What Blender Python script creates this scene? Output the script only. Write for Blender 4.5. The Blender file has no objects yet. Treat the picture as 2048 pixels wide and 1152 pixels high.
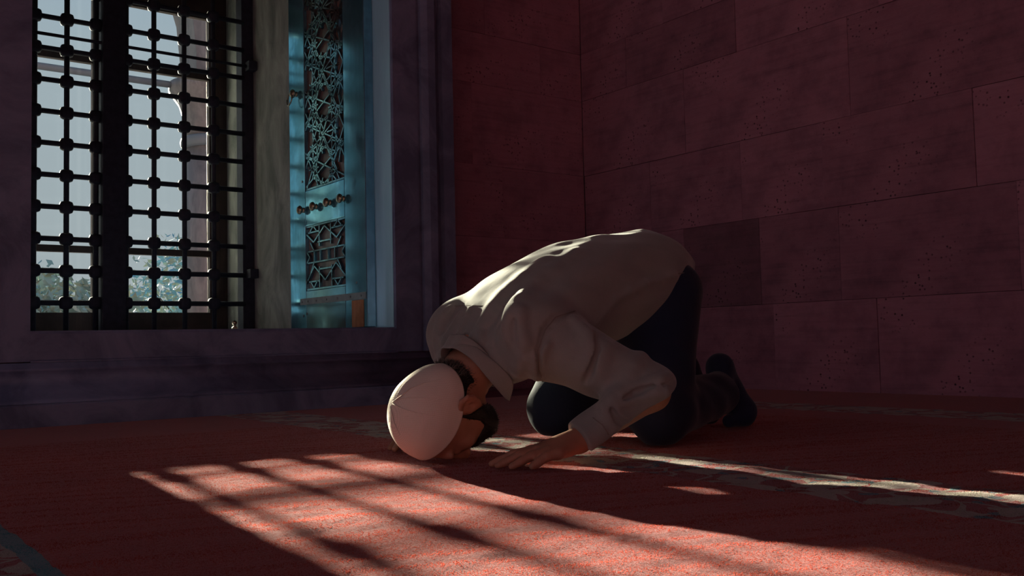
import bpy, bmesh, math, random
import numpy as np
from mathutils import Vector, Matrix
random.seed(7); rng = np.random.default_rng(7)
SC = bpy.context.scene
COL = SC.collection

# ------------------------------------------------------------------ camera
CAMZ = .26
cam_d = bpy.data.cameras.new('camera'); cam = bpy.data.objects.new('camera', cam_d); COL.objects.link(cam)
cam_d.sensor_width = 36; cam_d.lens = 36*1900/2048; cam_d.clip_start = .02; cam_d.clip_end = 300
cam.matrix_world = (Matrix.Translation((0, 0, CAMZ)) @ Matrix.Rotation(-math.radians(37.16), 4, 'Z')
                    @ Matrix.Rotation(math.pi/2+math.radians(3.22), 4, 'X') @ Matrix.Rotation(-.0225, 4, 'Z'))
SC.camera = cam
# ------------------------------------------------------------------ sky
W = bpy.data.worlds.new('sky'); SC.world = W; W.use_nodes = True
nt = W.node_tree; nt.nodes.clear()
wo = nt.nodes.new('ShaderNodeOutputWorld'); wb = nt.nodes.new('ShaderNodeBackground')
tc = nt.nodes.new('ShaderNodeTexCoord'); sx = nt.nodes.new('ShaderNodeSeparateXYZ'); cr = nt.nodes.new('ShaderNodeValToRGB')
nt.links.new(tc.outputs['Generated'], sx.inputs[0]); nt.links.new(sx.outputs['Z'], cr.inputs[0])
cr.color_ramp.elements[0].position = 0.0; cr.color_ramp.elements[0].color = (.376, .418, .43, 1)
cr.color_ramp.elements[1].position = .75; cr.color_ramp.elements[1].color = (.12, .31, .58, 1)
e = cr.color_ramp.elements.new(.28); e.color = (.36, .43, .47, 1)
nt.links.new(cr.outputs[0], wb.inputs[0]); wb.inputs[1].default_value = 1.12
nt.links.new(wb.outputs[0], wo.inputs[0])
# ------------------------------------------------------------------ sun (low, shining in through the window)
sd = bpy.data.lights.new('sun', 'SUN'); sun = bpy.data.objects.new('sun', sd); COL.objects.link(sun)
sd.energy = 31.0; sd.angle = math.radians(.72); sd.color = (1.0, .91, .67)
SUNDIR = Vector((-.062, -1, -.198)).normalized()
sun.rotation_euler = SUNDIR.to_track_quat('-Z', 'Y').to_euler()
sun.location = (2, 12, 3)
# ------------------------------------------------------------------ exposure
SC.view_settings.view_transform = 'Standard'; SC.view_settings.look = 'None'
SC.view_settings.exposure = 0.0; SC.view_settings.gamma = 1.0; SC.view_settings.use_curve_mapping = False

# ================================================================== helpers
def mat(name, col, rough=.8, spec=.3, metal=0, build=None):
    m = bpy.data.materials.new(name); m.use_nodes = True
    b = m.node_tree.nodes['Principled BSDF']
    b.inputs['Base Color'].default_value = (*col, 1); b.inputs['Roughness'].default_value = rough
    b.inputs['Specular IOR Level'].default_value = spec; b.inputs['Metallic'].default_value = metal
    if build: build(NT(m, b))
    return m
class NT:
    """small node-tree writer"""
    def __init__(s, m, b): s.m = m; s.t = m.node_tree; s.b = b
    def n(s, typ, **kw):
        x = s.t.nodes.new('ShaderNode'+typ)
        for k, v in kw.items():
            if k.startswith('i_'):
                key = k[2:].replace('_', ' ')
                x.inputs[int(key) if key.isdigit() else key].default_value = v
            else: setattr(x, k, v)
        return x
    def l(s, a, b): s.t.links.new(a, b)
    def coord(s, kind='Object', scale=(1, 1, 1), rot=(0, 0, 0)):
        t = s.n('TexCoord'); mp = s.n('Mapping'); mp.inputs['Scale'].default_value = scale; mp.inputs['Rotation'].default_value = rot
        s.l(t.outputs[kind], mp.inputs[0]); return mp.outputs[0]
    def noise(s, co, scale, detail=4, rough=.55, dist=0):
        x = s.n('TexNoise'); s.l(co, x.inputs['Vector']); x.inputs['Scale'].default_value = scale
        x.inputs['Detail'].default_value = detail; x.inputs['Roughness'].default_value = rough; x.inputs['Distortion'].default_value = dist
        return x.outputs['Fac']
    def voro(s, co, scale, feature='F1', rand=1):
        x = s.n('TexVoronoi', feature=feature); s.l(co, x.inputs['Vector']); x.inputs['Scale'].default_value = scale; x.inputs['Randomness'].default_value = rand
        return x
    def ramp(s, fac, stops):
        r = s.n('ValToRGB'); s.l(fac, r.inputs[0]); els = r.color_ramp.elements
        for i, (p, c) in enumerate(stops):
            if isinstance(c, (int, float)): c = (c, c, c)
            if i < 2: el = els[i]; el.position = p
            else: el = els.new(p)
            el.color = (*c, 1)
        return r.outputs[0]
    def math(s, op, a, b=None, clamp=False):
        x = s.n('Math', operation=op, use_clamp=clamp)
        for i, v in enumerate((a, b)):
            if v is None: continue
            if isinstance(v, (int, float)): x.inputs[i].default_value = v
            else: s.l(v, x.inputs[i])
        return x.outputs[0]
    def mix(s, fac, a, b, blend='MIX'):
        x = s.n('Mix', data_type='RGBA', blend_type=blend)
        for i, v in ((0, fac), (6, a), (7, b)):
            if isinstance(v, (int, float)): x.inputs[i].default_value = v
            elif isinstance(v, tuple): x.inputs[i].default_value = (*v, 1)
            else: s.l(v, x.inputs[i])
        return x.outputs[2]
    def bump(s, h, strength=.3, dist=.01):
        x = s.n('Bump'); s.l(h, x.inputs['Height']); x.inputs['Strength'].default_value = strength; x.inputs['Distance'].default_value = dist
        if s.b.inputs['Normal'].is_linked: s.l(s.b.inputs['Normal'].links[0].from_socket, x.inputs['Normal'])
        s.l(x.outputs[0], s.b.inputs['Normal'])
    def color(s, c): s.l(c, s.b.inputs['Base Color'])
    def rough(s, c): s.l(c, s.b.inputs['Roughness'])

def mk(name, verts, faces, m, parent=None, smooth=False, kind=None):
    me = bpy.data.meshes.new(name); me.from_pydata([tuple(v) for v in verts], [], [tuple(f) for f in faces]); me.update()
    return link(name, me, m, parent, smooth, kind)
def link(name, me, m, parent=None, smooth=False, kind=None):
    if m is not None and not me.materials: me.materials.append(m)
    if smooth: me.polygons.foreach_set('use_smooth', [True]*len(me.polygons))
    o = bpy.data.objects.new(name, me); COL.objects.link(o)
    if parent is not None: o.parent = parent
    if kind: o['kind'] = kind
    return o
def bmo(name, bm, m, parent=None, smooth=False, kind=None):
    bmesh.ops.recalc_face_normals(bm, faces=bm.faces)
    me = bpy.data.meshes.new(name); bm.to_mesh(me); bm.free(); return link(name, me, m, parent, smooth, kind)
def bbox(bm, x0, x1, y0, y1, z0, z1, bev=0):
    r = bmesh.ops.create_cube(bm, size=1)
    for v in r['verts']:
        v.co = ((x0+x1)/2+v.co.x*(x1-x0), (y0+y1)/2+v.co.y*(y1-y0), (z0+z1)/2+v.co.z*(z1-z0))
    if bev:
        es = list({e for v in r['verts'] for e in v.link_edges})
        bmesh.ops.bevel(bm, geom=es, offset=bev, segments=2, affect='EDGES', profile=.6)
def box(name, x0, x1, y0, y1, z0, z1, m, parent=None, bev=0, kind=None):
    bm = bmesh.new(); bbox(bm, x0, x1, y0, y1, z0, z1, bev); return bmo(name, bm, m, parent, kind=kind)
def tube_geo(pts, rad, n=8, caps=True):
    pts = [Vector(p) for p in pts]; V = []; Fc = []
    rads = rad if isinstance(rad, (list, tuple)) else [rad]*len(pts)
    up = None
    for i, p in enumerate(pts):
        t = (pts[min(i+1, len(pts)-1)]-pts[max(i-1, 0)]).normalized()
        if up is None: up = t.orthogonal().normalized()
        s = t.cross(up).normalized(); up = s.cross(t).normalized()
        for k in range(n):
            a = 2*math.pi*k/n; V.append(p+(s*math.cos(a)+up*math.sin(a))*rads[i])
    for i in range(len(pts)-1):
        for k in range(n): Fc.append((i*n+k, i*n+(k+1) % n, (i+1)*n+(k+1) % n, (i+1)*n+k))
    if caps: Fc.append(tuple(range(n))[::-1]); Fc.append(tuple(range((len(pts)-1)*n, len(pts)*n)))
    return V, Fc
def tube(name, pts, rad, m, parent=None, n=8, smooth=True):
    V, Fc = tube_geo(pts, rad, n); return mk(name, V, Fc, m, parent, smooth)
def lathe(name, prof, m, parent=None, n=24, loc=(0, 0, 0), axis='Z', smooth=True):
    V = []; Fc = []
    for (r, h) in prof:
        for k in range(n):
            a = 2*math.pi*k/n; c, s = r*math.cos(a), r*math.sin(a)
            V.append({'Z': (c, s, h), 'X': (h, c, s), 'Y': (c, h, s)}[axis])
    for i in range(len(prof)-1):
        for k in range(n): Fc.append((i*n+k, i*n+(k+1) % n, (i+1)*n+(k+1) % n, (i+1)*n+k))
    Fc.append(tuple(range(n))[::-1]); Fc.append(tuple(range((len(prof)-1)*n, len(prof)*n)))
    bm = bmesh.new(); vs = [bm.verts.new(v) for v in V]
    for f in Fc: bm.faces.new([vs[i] for i in f])
    o = bmo(name, bm, m, parent, smooth); o.location = loc; return o
def extrude_profile(name, prof, x0, x1, m, parent=None, smooth=False, kind=None):
    """closed (y,z) outline extruded along x"""
    n = len(prof); V = [(x0, y, z) for y, z in prof]+[(x1, y, z) for y, z in prof]
    Fc = [(i, (i+1) % n, n+(i+1) % n, n+i) for i in range(n)]+[tuple(range(n)), tuple(range(n, 2*n))]
    bm = bmesh.new(); vs = [bm.verts.new(v) for v in V]
    for f in Fc: bm.faces.new([vs[i] for i in f])
    return bmo(name, bm, m, parent, smooth, kind)
def tag(o, label, cat, group=None):
    o['label'] = label; o['category'] = cat
    if group: o['group'] = group
    return o
def empty(name, loc=(0, 0, 0), kind=None):
    o = bpy.data.objects.new(name, None); COL.objects.link(o); o.location = loc; o.empty_display_size = .1
    if kind: o['kind'] = kind
    return o
def copy_of(src, name, parent, loc):
    o = src.copy(); o.name = name; COL.objects.link(o); o.parent = parent; o.matrix_parent_inverse = src.matrix_parent_inverse.copy(); o.location = loc; return o

# ================================================================== materials
def b_stone(c1, c2, c3, vein=1.0):
    def f(t):
        oi = t.n('ObjectInfo'); co = t.coord('Object'); cs = t.coord('Object', (.6, .6, 17))
        add = t.n('VectorMath', operation='ADD'); t.l(cs, add.inputs[0])
        rr = t.n('CombineXYZ'); t.l(t.math('MULTIPLY', oi.outputs['Random'], 37.0), rr.inputs[0]); t.l(t.math('MULTIPLY', oi.outputs['Random'], 11.0), rr.inputs[2]); t.l(rr.outputs[0], add.inputs[1])
        strata = t.noise(add.outputs[0], 1.6, 8, .68, .35)
        blot = t.noise(co, 4.5, 7, .65)
        base = t.mix(t.ramp(strata, [(.35, 0.0), (.65, 1.0)]), c1, c2)
        base = t.mix(t.ramp(t.math('MULTIPLY', strata, blot), [(.11, .8), (.27, 0.0)]), base, c3)
        var = t.math('ADD', t.math('MULTIPLY', oi.outputs['Random'], .34), .83)
        base = t.mix(1.0, base, t.ramp(var, [(0, 0.0), (1.0, 1.0)]), 'MULTIPLY')
        pits = t.voro(co, 46).outputs['Distance']
        pm = t.math('MULTIPLY', t.ramp(pits, [(.1, 1.0), (.24, 0.0)]), t.ramp(t.noise(co, 3.1, 3), [(.50, 0.0), (.66, 1.0)]))
        base = t.mix(pm, base, tuple(x*.35 for x in c3))
        t.color(base)
        fine = t.noise(co, 60, 5, .7)
        t.bump(t.math('ADD', t.math('MULTIPLY', strata, .6*vein), t.math('MULTIPLY', fine, .35)), .5, .012)
        t.bump(t.math('SUBTRACT', 1.0, pm), .6, .008)
    return f
M = {}
M['stone'] = mat('warm_limestone', (.3, .2, .17), .85, .2, build=b_stone((.43, .205, .27), (.33, .15, .21), (.13, .065, .10)))
M['stone_dark'] = mat('dark_limestone', (.2, .14, .12), .85, .2, build=b_stone((.27, .135, .175), (.21, .10, .145), (.09, .05, .07)))
M['ceiling_dark'] = mat('darkened_plaster', (.22, .17, .19), .9, .1)  # unseen ceiling, darkened so that little light bounces from above
M['mortar'] = mat('mortar', (.30, .15, .20), .95, .1)
def b_marble(t):
    co = t.coord('Object', (1, 1, 1)); n1 = t.noise(co, 3.5, 8, .65, 1.2); n2 = t.noise(co, 26, 5, .6)
    t.color(t.mix(t.ramp(n1, [(.38, 0.0), (.62, 1.0)]), (.088, .10, .18), (.18, .19, .31)))
    t.rough(t.ramp(n2, [(.3, .45), (.7, .7)])); t.bump(t.math('ADD', n1, t.math('MULTIPLY', n2, .5)), .25, .006)
M['marble'] = mat('grey_marble', (.2, .19, .2), .55, .35, build=b_marble)
def b_plaster(t):
    co = t.coord('Object', (1, 1, .45)); n1 = t.noise(co, 5, 7, .65, .6); n2 = t.noise(co, 40, 4)
    t.color(t.mix(t.ramp(n1, [(.35, 0.0), (.68, 1.0)]), (.14, .165, .155), (.37, .41, .385)))
    t.bump(t.math('ADD', n1, t.math('MULTIPLY', n2, .4)), .4, .01)
M['jamb'] = mat('weathered_jamb_stone', (.4, .4, .38), .8, .2, build=b_plaster)
def b_jamb_sky(t):
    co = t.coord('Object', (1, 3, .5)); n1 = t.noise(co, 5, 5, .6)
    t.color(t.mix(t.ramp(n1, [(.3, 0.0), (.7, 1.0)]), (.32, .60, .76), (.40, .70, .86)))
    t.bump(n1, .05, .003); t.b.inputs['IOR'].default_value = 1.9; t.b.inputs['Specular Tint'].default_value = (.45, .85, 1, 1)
M['jamb_front'] = mat('jamb_skylight_blue', (.5, .55, .56), .22, 1.0, build=b_jamb_sky)  # skylight's blue is painted into this jamb's colour and gloss
def b_iron(t):
    co = t.coord('Object'); n1 = t.noise(co, 30, 4); t.color(t.ramp(n1, [(.3, (.010, .014, .026)), (.75, (.024, .032, .052))])); t.bump(n1, .4, .004)
M['iron'] = mat('black_wrought_iron', (.02, .02, .03), .62, .35, .0, b_iron)
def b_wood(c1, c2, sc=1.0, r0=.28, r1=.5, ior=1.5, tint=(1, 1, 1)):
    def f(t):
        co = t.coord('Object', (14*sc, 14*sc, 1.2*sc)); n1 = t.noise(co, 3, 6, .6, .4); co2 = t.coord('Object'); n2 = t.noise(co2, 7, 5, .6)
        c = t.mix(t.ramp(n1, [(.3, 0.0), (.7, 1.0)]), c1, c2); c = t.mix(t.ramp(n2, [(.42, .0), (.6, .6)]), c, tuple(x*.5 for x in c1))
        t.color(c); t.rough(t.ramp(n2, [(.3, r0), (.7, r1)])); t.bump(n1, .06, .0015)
        t.b.inputs['IOR'].default_value = ior; t.b.inputs['Specular Tint'].default_value = (*tint, 1)  # on the shutter woods this tint puts cyan sky reflection into the gloss
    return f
M['walnut'] = mat('dark_oiled_walnut', (.1, .06, .04), .35, .5, build=b_wood((.055, .034, .028), (.12, .07, .052), 1, .08, .20, 3.4, (.28, .8, 1)))
M['walnut_sky_sheen'] = mat('walnut_painted_sky_sheen', (.1, .06, .04), .2, .5, .75, build=b_wood((.19, .44, .56), (.32, .62, .76), 1, .08, .22, 3.0, (.28, .8, 1)))  # dark wood coloured blue and part metallic to paint in the sky's reflection
M['walnut_panel'] = mat('red_walnut_panel', (.12, .06, .04), .35, .5, build=b_wood((.10, .050, .036), (.20, .10, .07), 1, .3, .5, 1.8, (.5, .9, 1)))
M['patch_orange'] = mat('orange_grain', (.4, .17, .07), .6, .3, build=b_wood((.30, .12, .045), (.46, .20, .08), 1, .5, .7))
M['casement'] = mat('brown_painted_casement', (.05, .03, .025), .55, .4, build=b_wood((.032, .022, .020), (.06, .04, .034), 1, .45, .6))
def b_brass(t):
    n1 = t.noise(t.coord('Object'), 40, 3); t.color(t.ramp(n1, [(.3, (.22, .18, .12)), (.7, (.50, .44, .30))])); t.rough(t.ramp(n1, [(.3, .22), (.7, .38)]))
M['brass'] = mat('aged_brass', (.6, .45, .22), .3, .5, 1.0, b_brass)
def b_zinc(t):
    n1 = t.noise(t.coord('Object'), 20, 4); t.color(t.ramp(n1, [(.3, (.16, .19, .2)), (.7, (.27, .30, .31))]))
M['zinc'] = mat('dull_metal_strap', (.3, .33, .34), .5, .5, .6, b_zinc)
def b_glass(t):
    m = t.m; out = t.t.nodes['Material Output']; tr = t.n('BsdfTransparent'); gl = t.n('BsdfGlossy'); mx = t.n('MixShader'); fr = t.n('Fresnel')
    tr.inputs[0].default_value = (.93, .95, .95, 1); gl.inputs['Roughness'].default_value = .02; fr.inputs[0].default_value = 1.35
    t.l(fr.outputs[0], mx.inputs[0]); t.l(tr.outputs[0], mx.inputs[1]); t.l(gl.outputs[0], mx.inputs[2]); t.l(mx.outputs[0], out.inputs[0])
M['glass'] = mat('window_glass', (.9, .9, .9), .05, .5, build=b_glass)

def b_carpet(t):
    co = t.coord('Object'); sep = t.n('SeparateXYZ'); t.l(co, sep.inputs[0]); X, Y = sep.outputs[0], sep.outputs[1]
    wob = t.math('MULTIPLY', t.math('SUBTRACT', t.noise(co, 9, 2), .5), .02); Xw = t.math('ADD', X, wob)
    def band(a, b): return t.math('MULTIPLY', t.math('GREATER_THAN', Xw, a), t.math('LESS_THAN', Xw, b))
    bands = t.math('MAXIMUM', t.math('MAXIMUM', band(1.335, 1.60), band(2.83, 3.10)), band(-.12, .236))
    line = t.math('MAXIMUM', band(.236, .262), t.math('MAXIMUM', band(-.15, -.12), 0))
    # floral border: big rosettes, leaves and curling stems
    dist = t.n('TexNoise'); t.l(co, dist.inputs['Vector']); dist.inputs['Scale'].default_value = 11; dist.inputs['Detail'].default_value = 2
    vm = t.n('VectorMath', operation='SCALE'); t.l(dist.outputs['Color'], vm.inputs[0]); vm.inputs['Scale'].default_value = .09
    va = t.n('VectorMath', operation='ADD'); t.l(co, va.inputs[0]); t.l(vm.outputs[0], va.inputs[1]); cw = va.outputs[0]
    v1 = t.voro(cw, 8.5, 'F1', .75); v2 = t.voro(cw, 21, 'F1', .9); ve = t.voro(cw, 12, 'DISTANCE_TO_EDGE', .9)
    flower = t.math('MULTIPLY', t.math('LESS_THAN', v1.outputs['Distance'], .42), t.math('GREATER_THAN', v1.outputs['Distance'], .12))
    core = t.math('LESS_THAN', v1.outputs['Distance'], .10)
    leaf = t.math('LESS_THAN', v2.outputs['Distance'], .30)
    stem = t.math('LESS_THAN', ve.outputs['Distance'], .055)
    red = t.mix(t.noise(co, 2.2, 5, .6), (.42, .060, .042), (.68, .125, .078))
    ground = t.mix(t.noise(co, 30, 3), (.33, .06, .045), (.45, .085, .06))
    pat = t.mix(stem, ground, (.50, .46, .38)); pat = t.mix(leaf, pat, (.10, .26, .30))
    pat = t.mix(flower, pat, (.56, .52, .44)); pat = t.mix(core, pat, (.12, .36, .46))
    c = t.mix(bands, red, pat); c = t.mix(line, c, (.12, .36, .40))
    grain = t.noise(co, 210, 4, .8); c = t.mix(.5, c, t.ramp(grain, [(.30, .40), (.70, 1.0)]), 'MULTIPLY')
    t.color(c)
    nap = t.noise(t.coord('Object', (1, 3.2, 1)), 34, 6, .68, .3)
    t.bump(nap, .8, .016)
    t.bump(t.noise(co, 190, 4, .8), .9, .006)
    t.b.inputs['Sheen Weight'].default_value = .6; t.b.inputs['Sheen Roughness'].default_value = .35; t.b.inputs['Sheen Tint'].default_value = (1, .74, .84, 1)
M['carpet'] = mat('red_wool_carpet', (.4, .06, .04), .95, .1, build=b_carpet)
def b_pile(t):
    b_carpet(t)
    for l_ in list(t.b.inputs['Normal'].links): t.t.links.remove(l_)
    tr = t.n('BsdfTranslucent'); mx = t.n('MixShader'); out = t.t.nodes['Material Output']; mx.inputs[0].default_value = .45
    t.l(t.b.inputs['Base Color'].links[0].from_socket, tr.inputs[0]); t.l(t.b.outputs[0], mx.inputs[1]); t.l(tr.outputs[0], mx.inputs[2]); t.l(mx.outputs[0], out.inputs[0])
M['pile'] = mat('red_wool_pile', (.4, .06, .04), .95, .1, build=b_pile)
def b_cloth(c, scale=900, amp=.35, sheen=.3):
    def f(t):
        co = t.coord('Object'); n = t.noise(co, 6, 4); f1 = t.noise(co, scale, 2, .8)
        col = t.mix(n, tuple(x*.88 for x in c), tuple(min(1, x*1.1) for x in c)); t.color(t.mix(.35, col, t.ramp(f1, [(.3, .5), (.7, 1.0)]), 'MULTIPLY'))
        t.bump(f1, amp, .0012); t.bump(t.noise(co, 34, 3, .6), .25, .004)
        t.b.inputs['Sheen Weight'].default_value = sheen; t.b.inputs['Sheen Roughness'].default_value = .4
    return f
M['shirt'] = mat('stone_grey_flannel', (.40, .36, .33), .9, .15, build=b_cloth((.25, .245, .24)))
M['trousers'] = mat('navy_cotton', (.012, .016, .04), .85, .2, build=b_cloth((.012, .018, .045), 700, .3, .15))
M['sock'] = mat('navy_sock', (.02, .026, .06), .9, .15, build=b_cloth((.022, .032, .07), 500, .4, .2))
M['seam'] = mat('shirt_stitching', (.2, .17, .16), .9, .1)
def b_cap(t):
    co = t.coord('Object'); w1 = t.n('TexWave', wave_type='BANDS', bands_direction='Z'); w2 = t.n('TexWave', wave_type='BANDS', bands_direction='X')
    for w in (w1, w2): t.l(co, w.inputs[0]); w.inputs['Scale'].default_value = 150; w.inputs['Distortion'].default_value = .6; w.inputs['Detail'].default_value = 1
    k = t.math('MULTIPLY', w1.outputs['Fac'], w2.outputs['Fac']); n = t.noise(co, 14, 4)
    t.color(t.mix(k, (.60, .53, .47), (.76, .68, .61))); t.bump(k, .35, .0010); t.bump(n, .15, .004)
M['cap'] = mat('cream_knitted_cotton', (.65, .58, .52), .9, .15, build=b_cap)
def b_skin(t):
    co = t.coord('Object'); n = t.noise(co, 40, 4); t.color(t.mix(n, (.30, .135, .085), (.42, .20, .135))); t.bump(t.noise(co, 260, 3, .7), .3, .001)
    t.b.inputs['Subsurface Weight'].default_value = .08; t.b.inputs['Subsurface Radius'].default_value = (.012, .004, .002)
M['skin'] = mat('tan_skin', (.36, .17, .11), .5, .4, build=b_skin)
M['hair'] = mat('black_hair', (.010, .007, .007), .5, .4)
M['hair_grey'] = mat('greying_nape_hair', (.09, .075, .065), .5, .4)
def b_ground(t):
    co = t.coord('Object'); n = t.noise(co, 3, 5); t.color(t.mix(n, (.30, .31, .30), (.46, .46, .44)))
M['paving'] = mat('pale_paving', (.4, .4, .38), .9, .2, build=b_ground)
def b_colstone(t):
    co = t.coord('Object', (1, 1, .35)); n = t.noise(co, 9, 6, .65, .8); t.color(t.mix(t.ramp(n, [(.35, 0.0), (.65, 1.0)]), (.10, .105, .108), (.18, .18, .18))); t.bump(n, .3, .01)
M['column'] = mat('veined_column_marble', (.3, .27, .25), .6, .3, build=b_colstone)
M['leaf_a'] = mat('hazy_green_leaf', (.24, .33, .31), .6, .3)
M['leaf_b'] = mat('hazed_blue_leaf', (.18, .34, .42), .6, .3)  # all leaf colours are paled, painting the distance's haze into them
M['leaf_c'] = mat('olive_leaf', (.33, .35, .28), .6, .3)
M['bark'] = mat('bush_bark', (.07, .05, .04), .9, .1)
M['lead'] = mat('grey_roof_lead', (.12, .15, .17), .6, .3)

# ================================================================== room shell
XL, XR, YW, YF = -4.4, 3.82, 4.29, 3.82      # right wall, back wall beside the window, face of the window surround
WX0, WX1, SILL, HEAD = .69, 2.222, .338, 2.95
box('floor', XL, XR+.3, -4.5, 6.4, -.2, -.012, M['mortar'], kind='structure')
box('ceiling', XL, XR+.3, -4.5, 6.4, 4.2, 4.4, M['ceiling_dark'], kind='structure')
yy_ = -4.5
for k_ in range(3):      # added windows in the unseen side wall, put in for fill light
    a_ = -4.0+k_*2.75; b_ = a_+2.15
    box('wall_left', XL-.3, XL, yy_, a_, -.2, 4.4, M['stone'], kind='structure'); yy_ = b_
    box('wall_left_sill', XL-.3, XL, a_, b_, -.2, .35, M['stone'], kind='structure'); box('wall_left_head', XL-.3, XL, a_, b_, 3.9, 4.4, M['stone'], kind='structure')
    fill_window = empty('window_%d' % (k_+4), (0, 0, 0), 'structure')
    for q_ in (a_, (a_+b_)/2-.03, b_-.06): box('casement_stile', XL-.2, XL-.15, q_, q_+.06, .35, 3.9, M['casement'], fill_window)
    for q_ in (.35, 1.5, 2.7, 3.84): box('casement_rail', XL-.195, XL-.155, a_, b_, q_, q_+.06, M['casement'], fill_window)
box('wall_left', XL-.3, XL, yy_, 6.4, -.2, 4.4, M['stone'], kind='structure')
box('wall_behind', XL, XR+.3, -4.8, -4.5, -.2, 4.4, M['stone'], kind='structure')
wr = box('wall_right', XR+.06, XR+.4, -4.5, 6.4, -.2, 4.4, M['mortar'], kind='structure')
COURSES = [(-.012, .415), (.415, .845), (.845, 1.25), (1.25, 1.71), (1.71, 2.0), (2.0, 2.42), (2.42, 2.85), (2.85, 3.3), (3.3, 3.75), (3.75, 4.2)]
JR = [[4.29, 3.62, 2.93, 2.374, 1.62, .9], [4.29, 3.50, 3.0, 2.55, 1.75, 1.05], [4.29, 3.74, 3.10, 2.62, 1.905, 1.1], [4.29, 3.464, 2.463, 1.65, .8],
      [4.29, 3.9, 3.1, 2.3, 1.5, .7], [4.29, 3.6, 2.85, 2.0, 1.2], [4.29, 3.8, 3.0, 2.2, 1.3], [4.29, 3.5, 2.7, 1.9, 1.0], [4.29, 3.8, 3.0, 2.1, 1.2], [4.29, 3.5, 2.6, 1.8, .9]]
def stone(x0, x1, y0, y1, z0, z1, m, parent):
    g = .0007
    bm = bmesh.new(); cx, cy, cz = (x0+x1)/2, (y0+y1)/2, (z0+z1)/2
    bbox(bm, x0+g-cx, x1-g-cx, y0+g-cy, y1-g-cy, z0+g-cz, z1-g-cz, .0016)
    o = bmo('stone_block', bm, m, parent); o.location = (cx, cy, cz); return o
for ci, ((z0, z1), js) in enumerate(zip(COURSES, JR)):
    js = js + [js[-1]-k*.8 for k in range(1, 8)]
    for a, b in zip(js, js[1:]):
        if b < -4.5: b = -4.5
        if a <= b: continue
        dark = ci == 1 and abs(a-3.5) < .01
        p = random.uniform(-.003, .004)
        stone(XR-p+(.004 if dark else 0), XR+.09, b, a, z0, z1, M['stone_dark'] if dark else M['stone'], wr)
# wall beside the window, right of the surround
wbk = box('wall_back', 2.45, XR+.06, YW+.06, 6.1, -.2, 4.4, M['mortar'], kind='structure')
JB = [[2.3, 3.05, 3.82], [2.3, 2.75, 3.4, 3.82], [2.3, 3.2, 3.82], [2.3, 3.0, 3.82], [2.3, 2.8, 3.5, 3.82], [2.3, 3.1, 3.82], [2.3, 2.9, 3.82], [2.3, 3.3, 3.82], [2.3, 3.0, 3.82], [2.3, 3.2, 3.82]]
for (z0, z1), js in zip(COURSES, JB):
    for a, b in zip(js, js[1:]):
        p = random.uniform(-.003, .004); stone(a, b, YW-p, YW+.09, z0, z1, M['stone'], wbk)
# thick window wall: masonry around the opening
FILL_OPENINGS = [(-.50, -2.05), (-2.45, -4.0)]     # added unseen windows in this wall, letting in sun for bounce
edge_ = WX0-.002
for k_, (b_, a_) in enumerate(FILL_OPENINGS):
    box('wall_window_pier', b_, edge_, YF+.10, 6.1, -.2, 4.4, M['stone'], kind='structure'); edge_ = a_
    box('wall_window_under', a_, b_, YF-.02, 6.1, -.2, SILL, M['jamb'], kind='structure'); box('wall_window_head', a_, b_, YF+.10, 6.1, 3.6, 4.4, M['jamb'], kind='structure')
    fill_window = empty('window_%d' % (k_+2), (0, 0, 0), 'structure')
    for xx in (a_, (a_+b_)/2-.03, b_-.06): box('casement_stile', xx, xx+.06, 5.95, 6.0, SILL, 3.6, M['casement'], fill_window)
    for zz in (SILL, 1.2, 2.4, 3.54): box('casement_rail', a_, b_, 5.955, 5.995, zz, zz+.05, M['casement'], fill_window)
box('wall_window_pier', XL, edge_, YF+.10, 6.1, -.2, 4.4, M['stone'], kind='structure')
box('wall_window_right', WX1, 2.45, YF+.25, 6.1, -.2, 4.4, M['jamb'], kind='structure')
box('wall_window_under', WX0-.002, WX1, YF+.10, 6.1, -.2, SILL-.03, M['jamb'], kind='structure')
box('wall_window_head', WX0-.002, WX1, YF+.10, 6.1, HEAD, 4.4, M['jamb'], kind='structure')
# moulded stone surround (window_1): sill course, plinth mouldings and jamb mouldings
w1 = empty('window_1', (0, 0, 0), 'structure'); w1['label'] = 'deep stone window opening with moulded grey marble surround and glazed casements'
def arc(cy, cz, r, a0, a1, n=6): return [(cy+r*math.cos(math.radians(a0+(a1-a0)*i/n)), cz+r*math.sin(math.radians(a0+(a1-a0)*i/n))) for i in range(n+1)]
extrude_profile('sill', [(YF+.02, SILL-.006), (YF+.004, SILL-.006), (YF, SILL-.012), (YF, .231), (YF-.012, .227), (YF-.012, .222), (YF+.08, .222), (5.6, .222), (5.6, SILL+.004), (YF+.02, SILL)], WX0, WX1, M['marble'], w1)
extrude_profile('base_moulding', [(YF+.08, .221), (YF-.014, .221), (YF-.02, .20)] + arc(YF-.055, .165, .038, 60, -60) + [(YF-.055, .118), (YF-.075, .10), (YF-.105, .092), (YF-.118, .082), (YF-.118, .077), (YF+.08, .077)], -.3, 2.57, M['marble'], w1, True)
extrude_profile('plinth', [(YF+.08, .0765), (YF-.135, .0765), (YF-.14, .071), (YF-.14, -.012), (YF+.08, -.012)], -.3, 2.58, M['marble'], w1)
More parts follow.
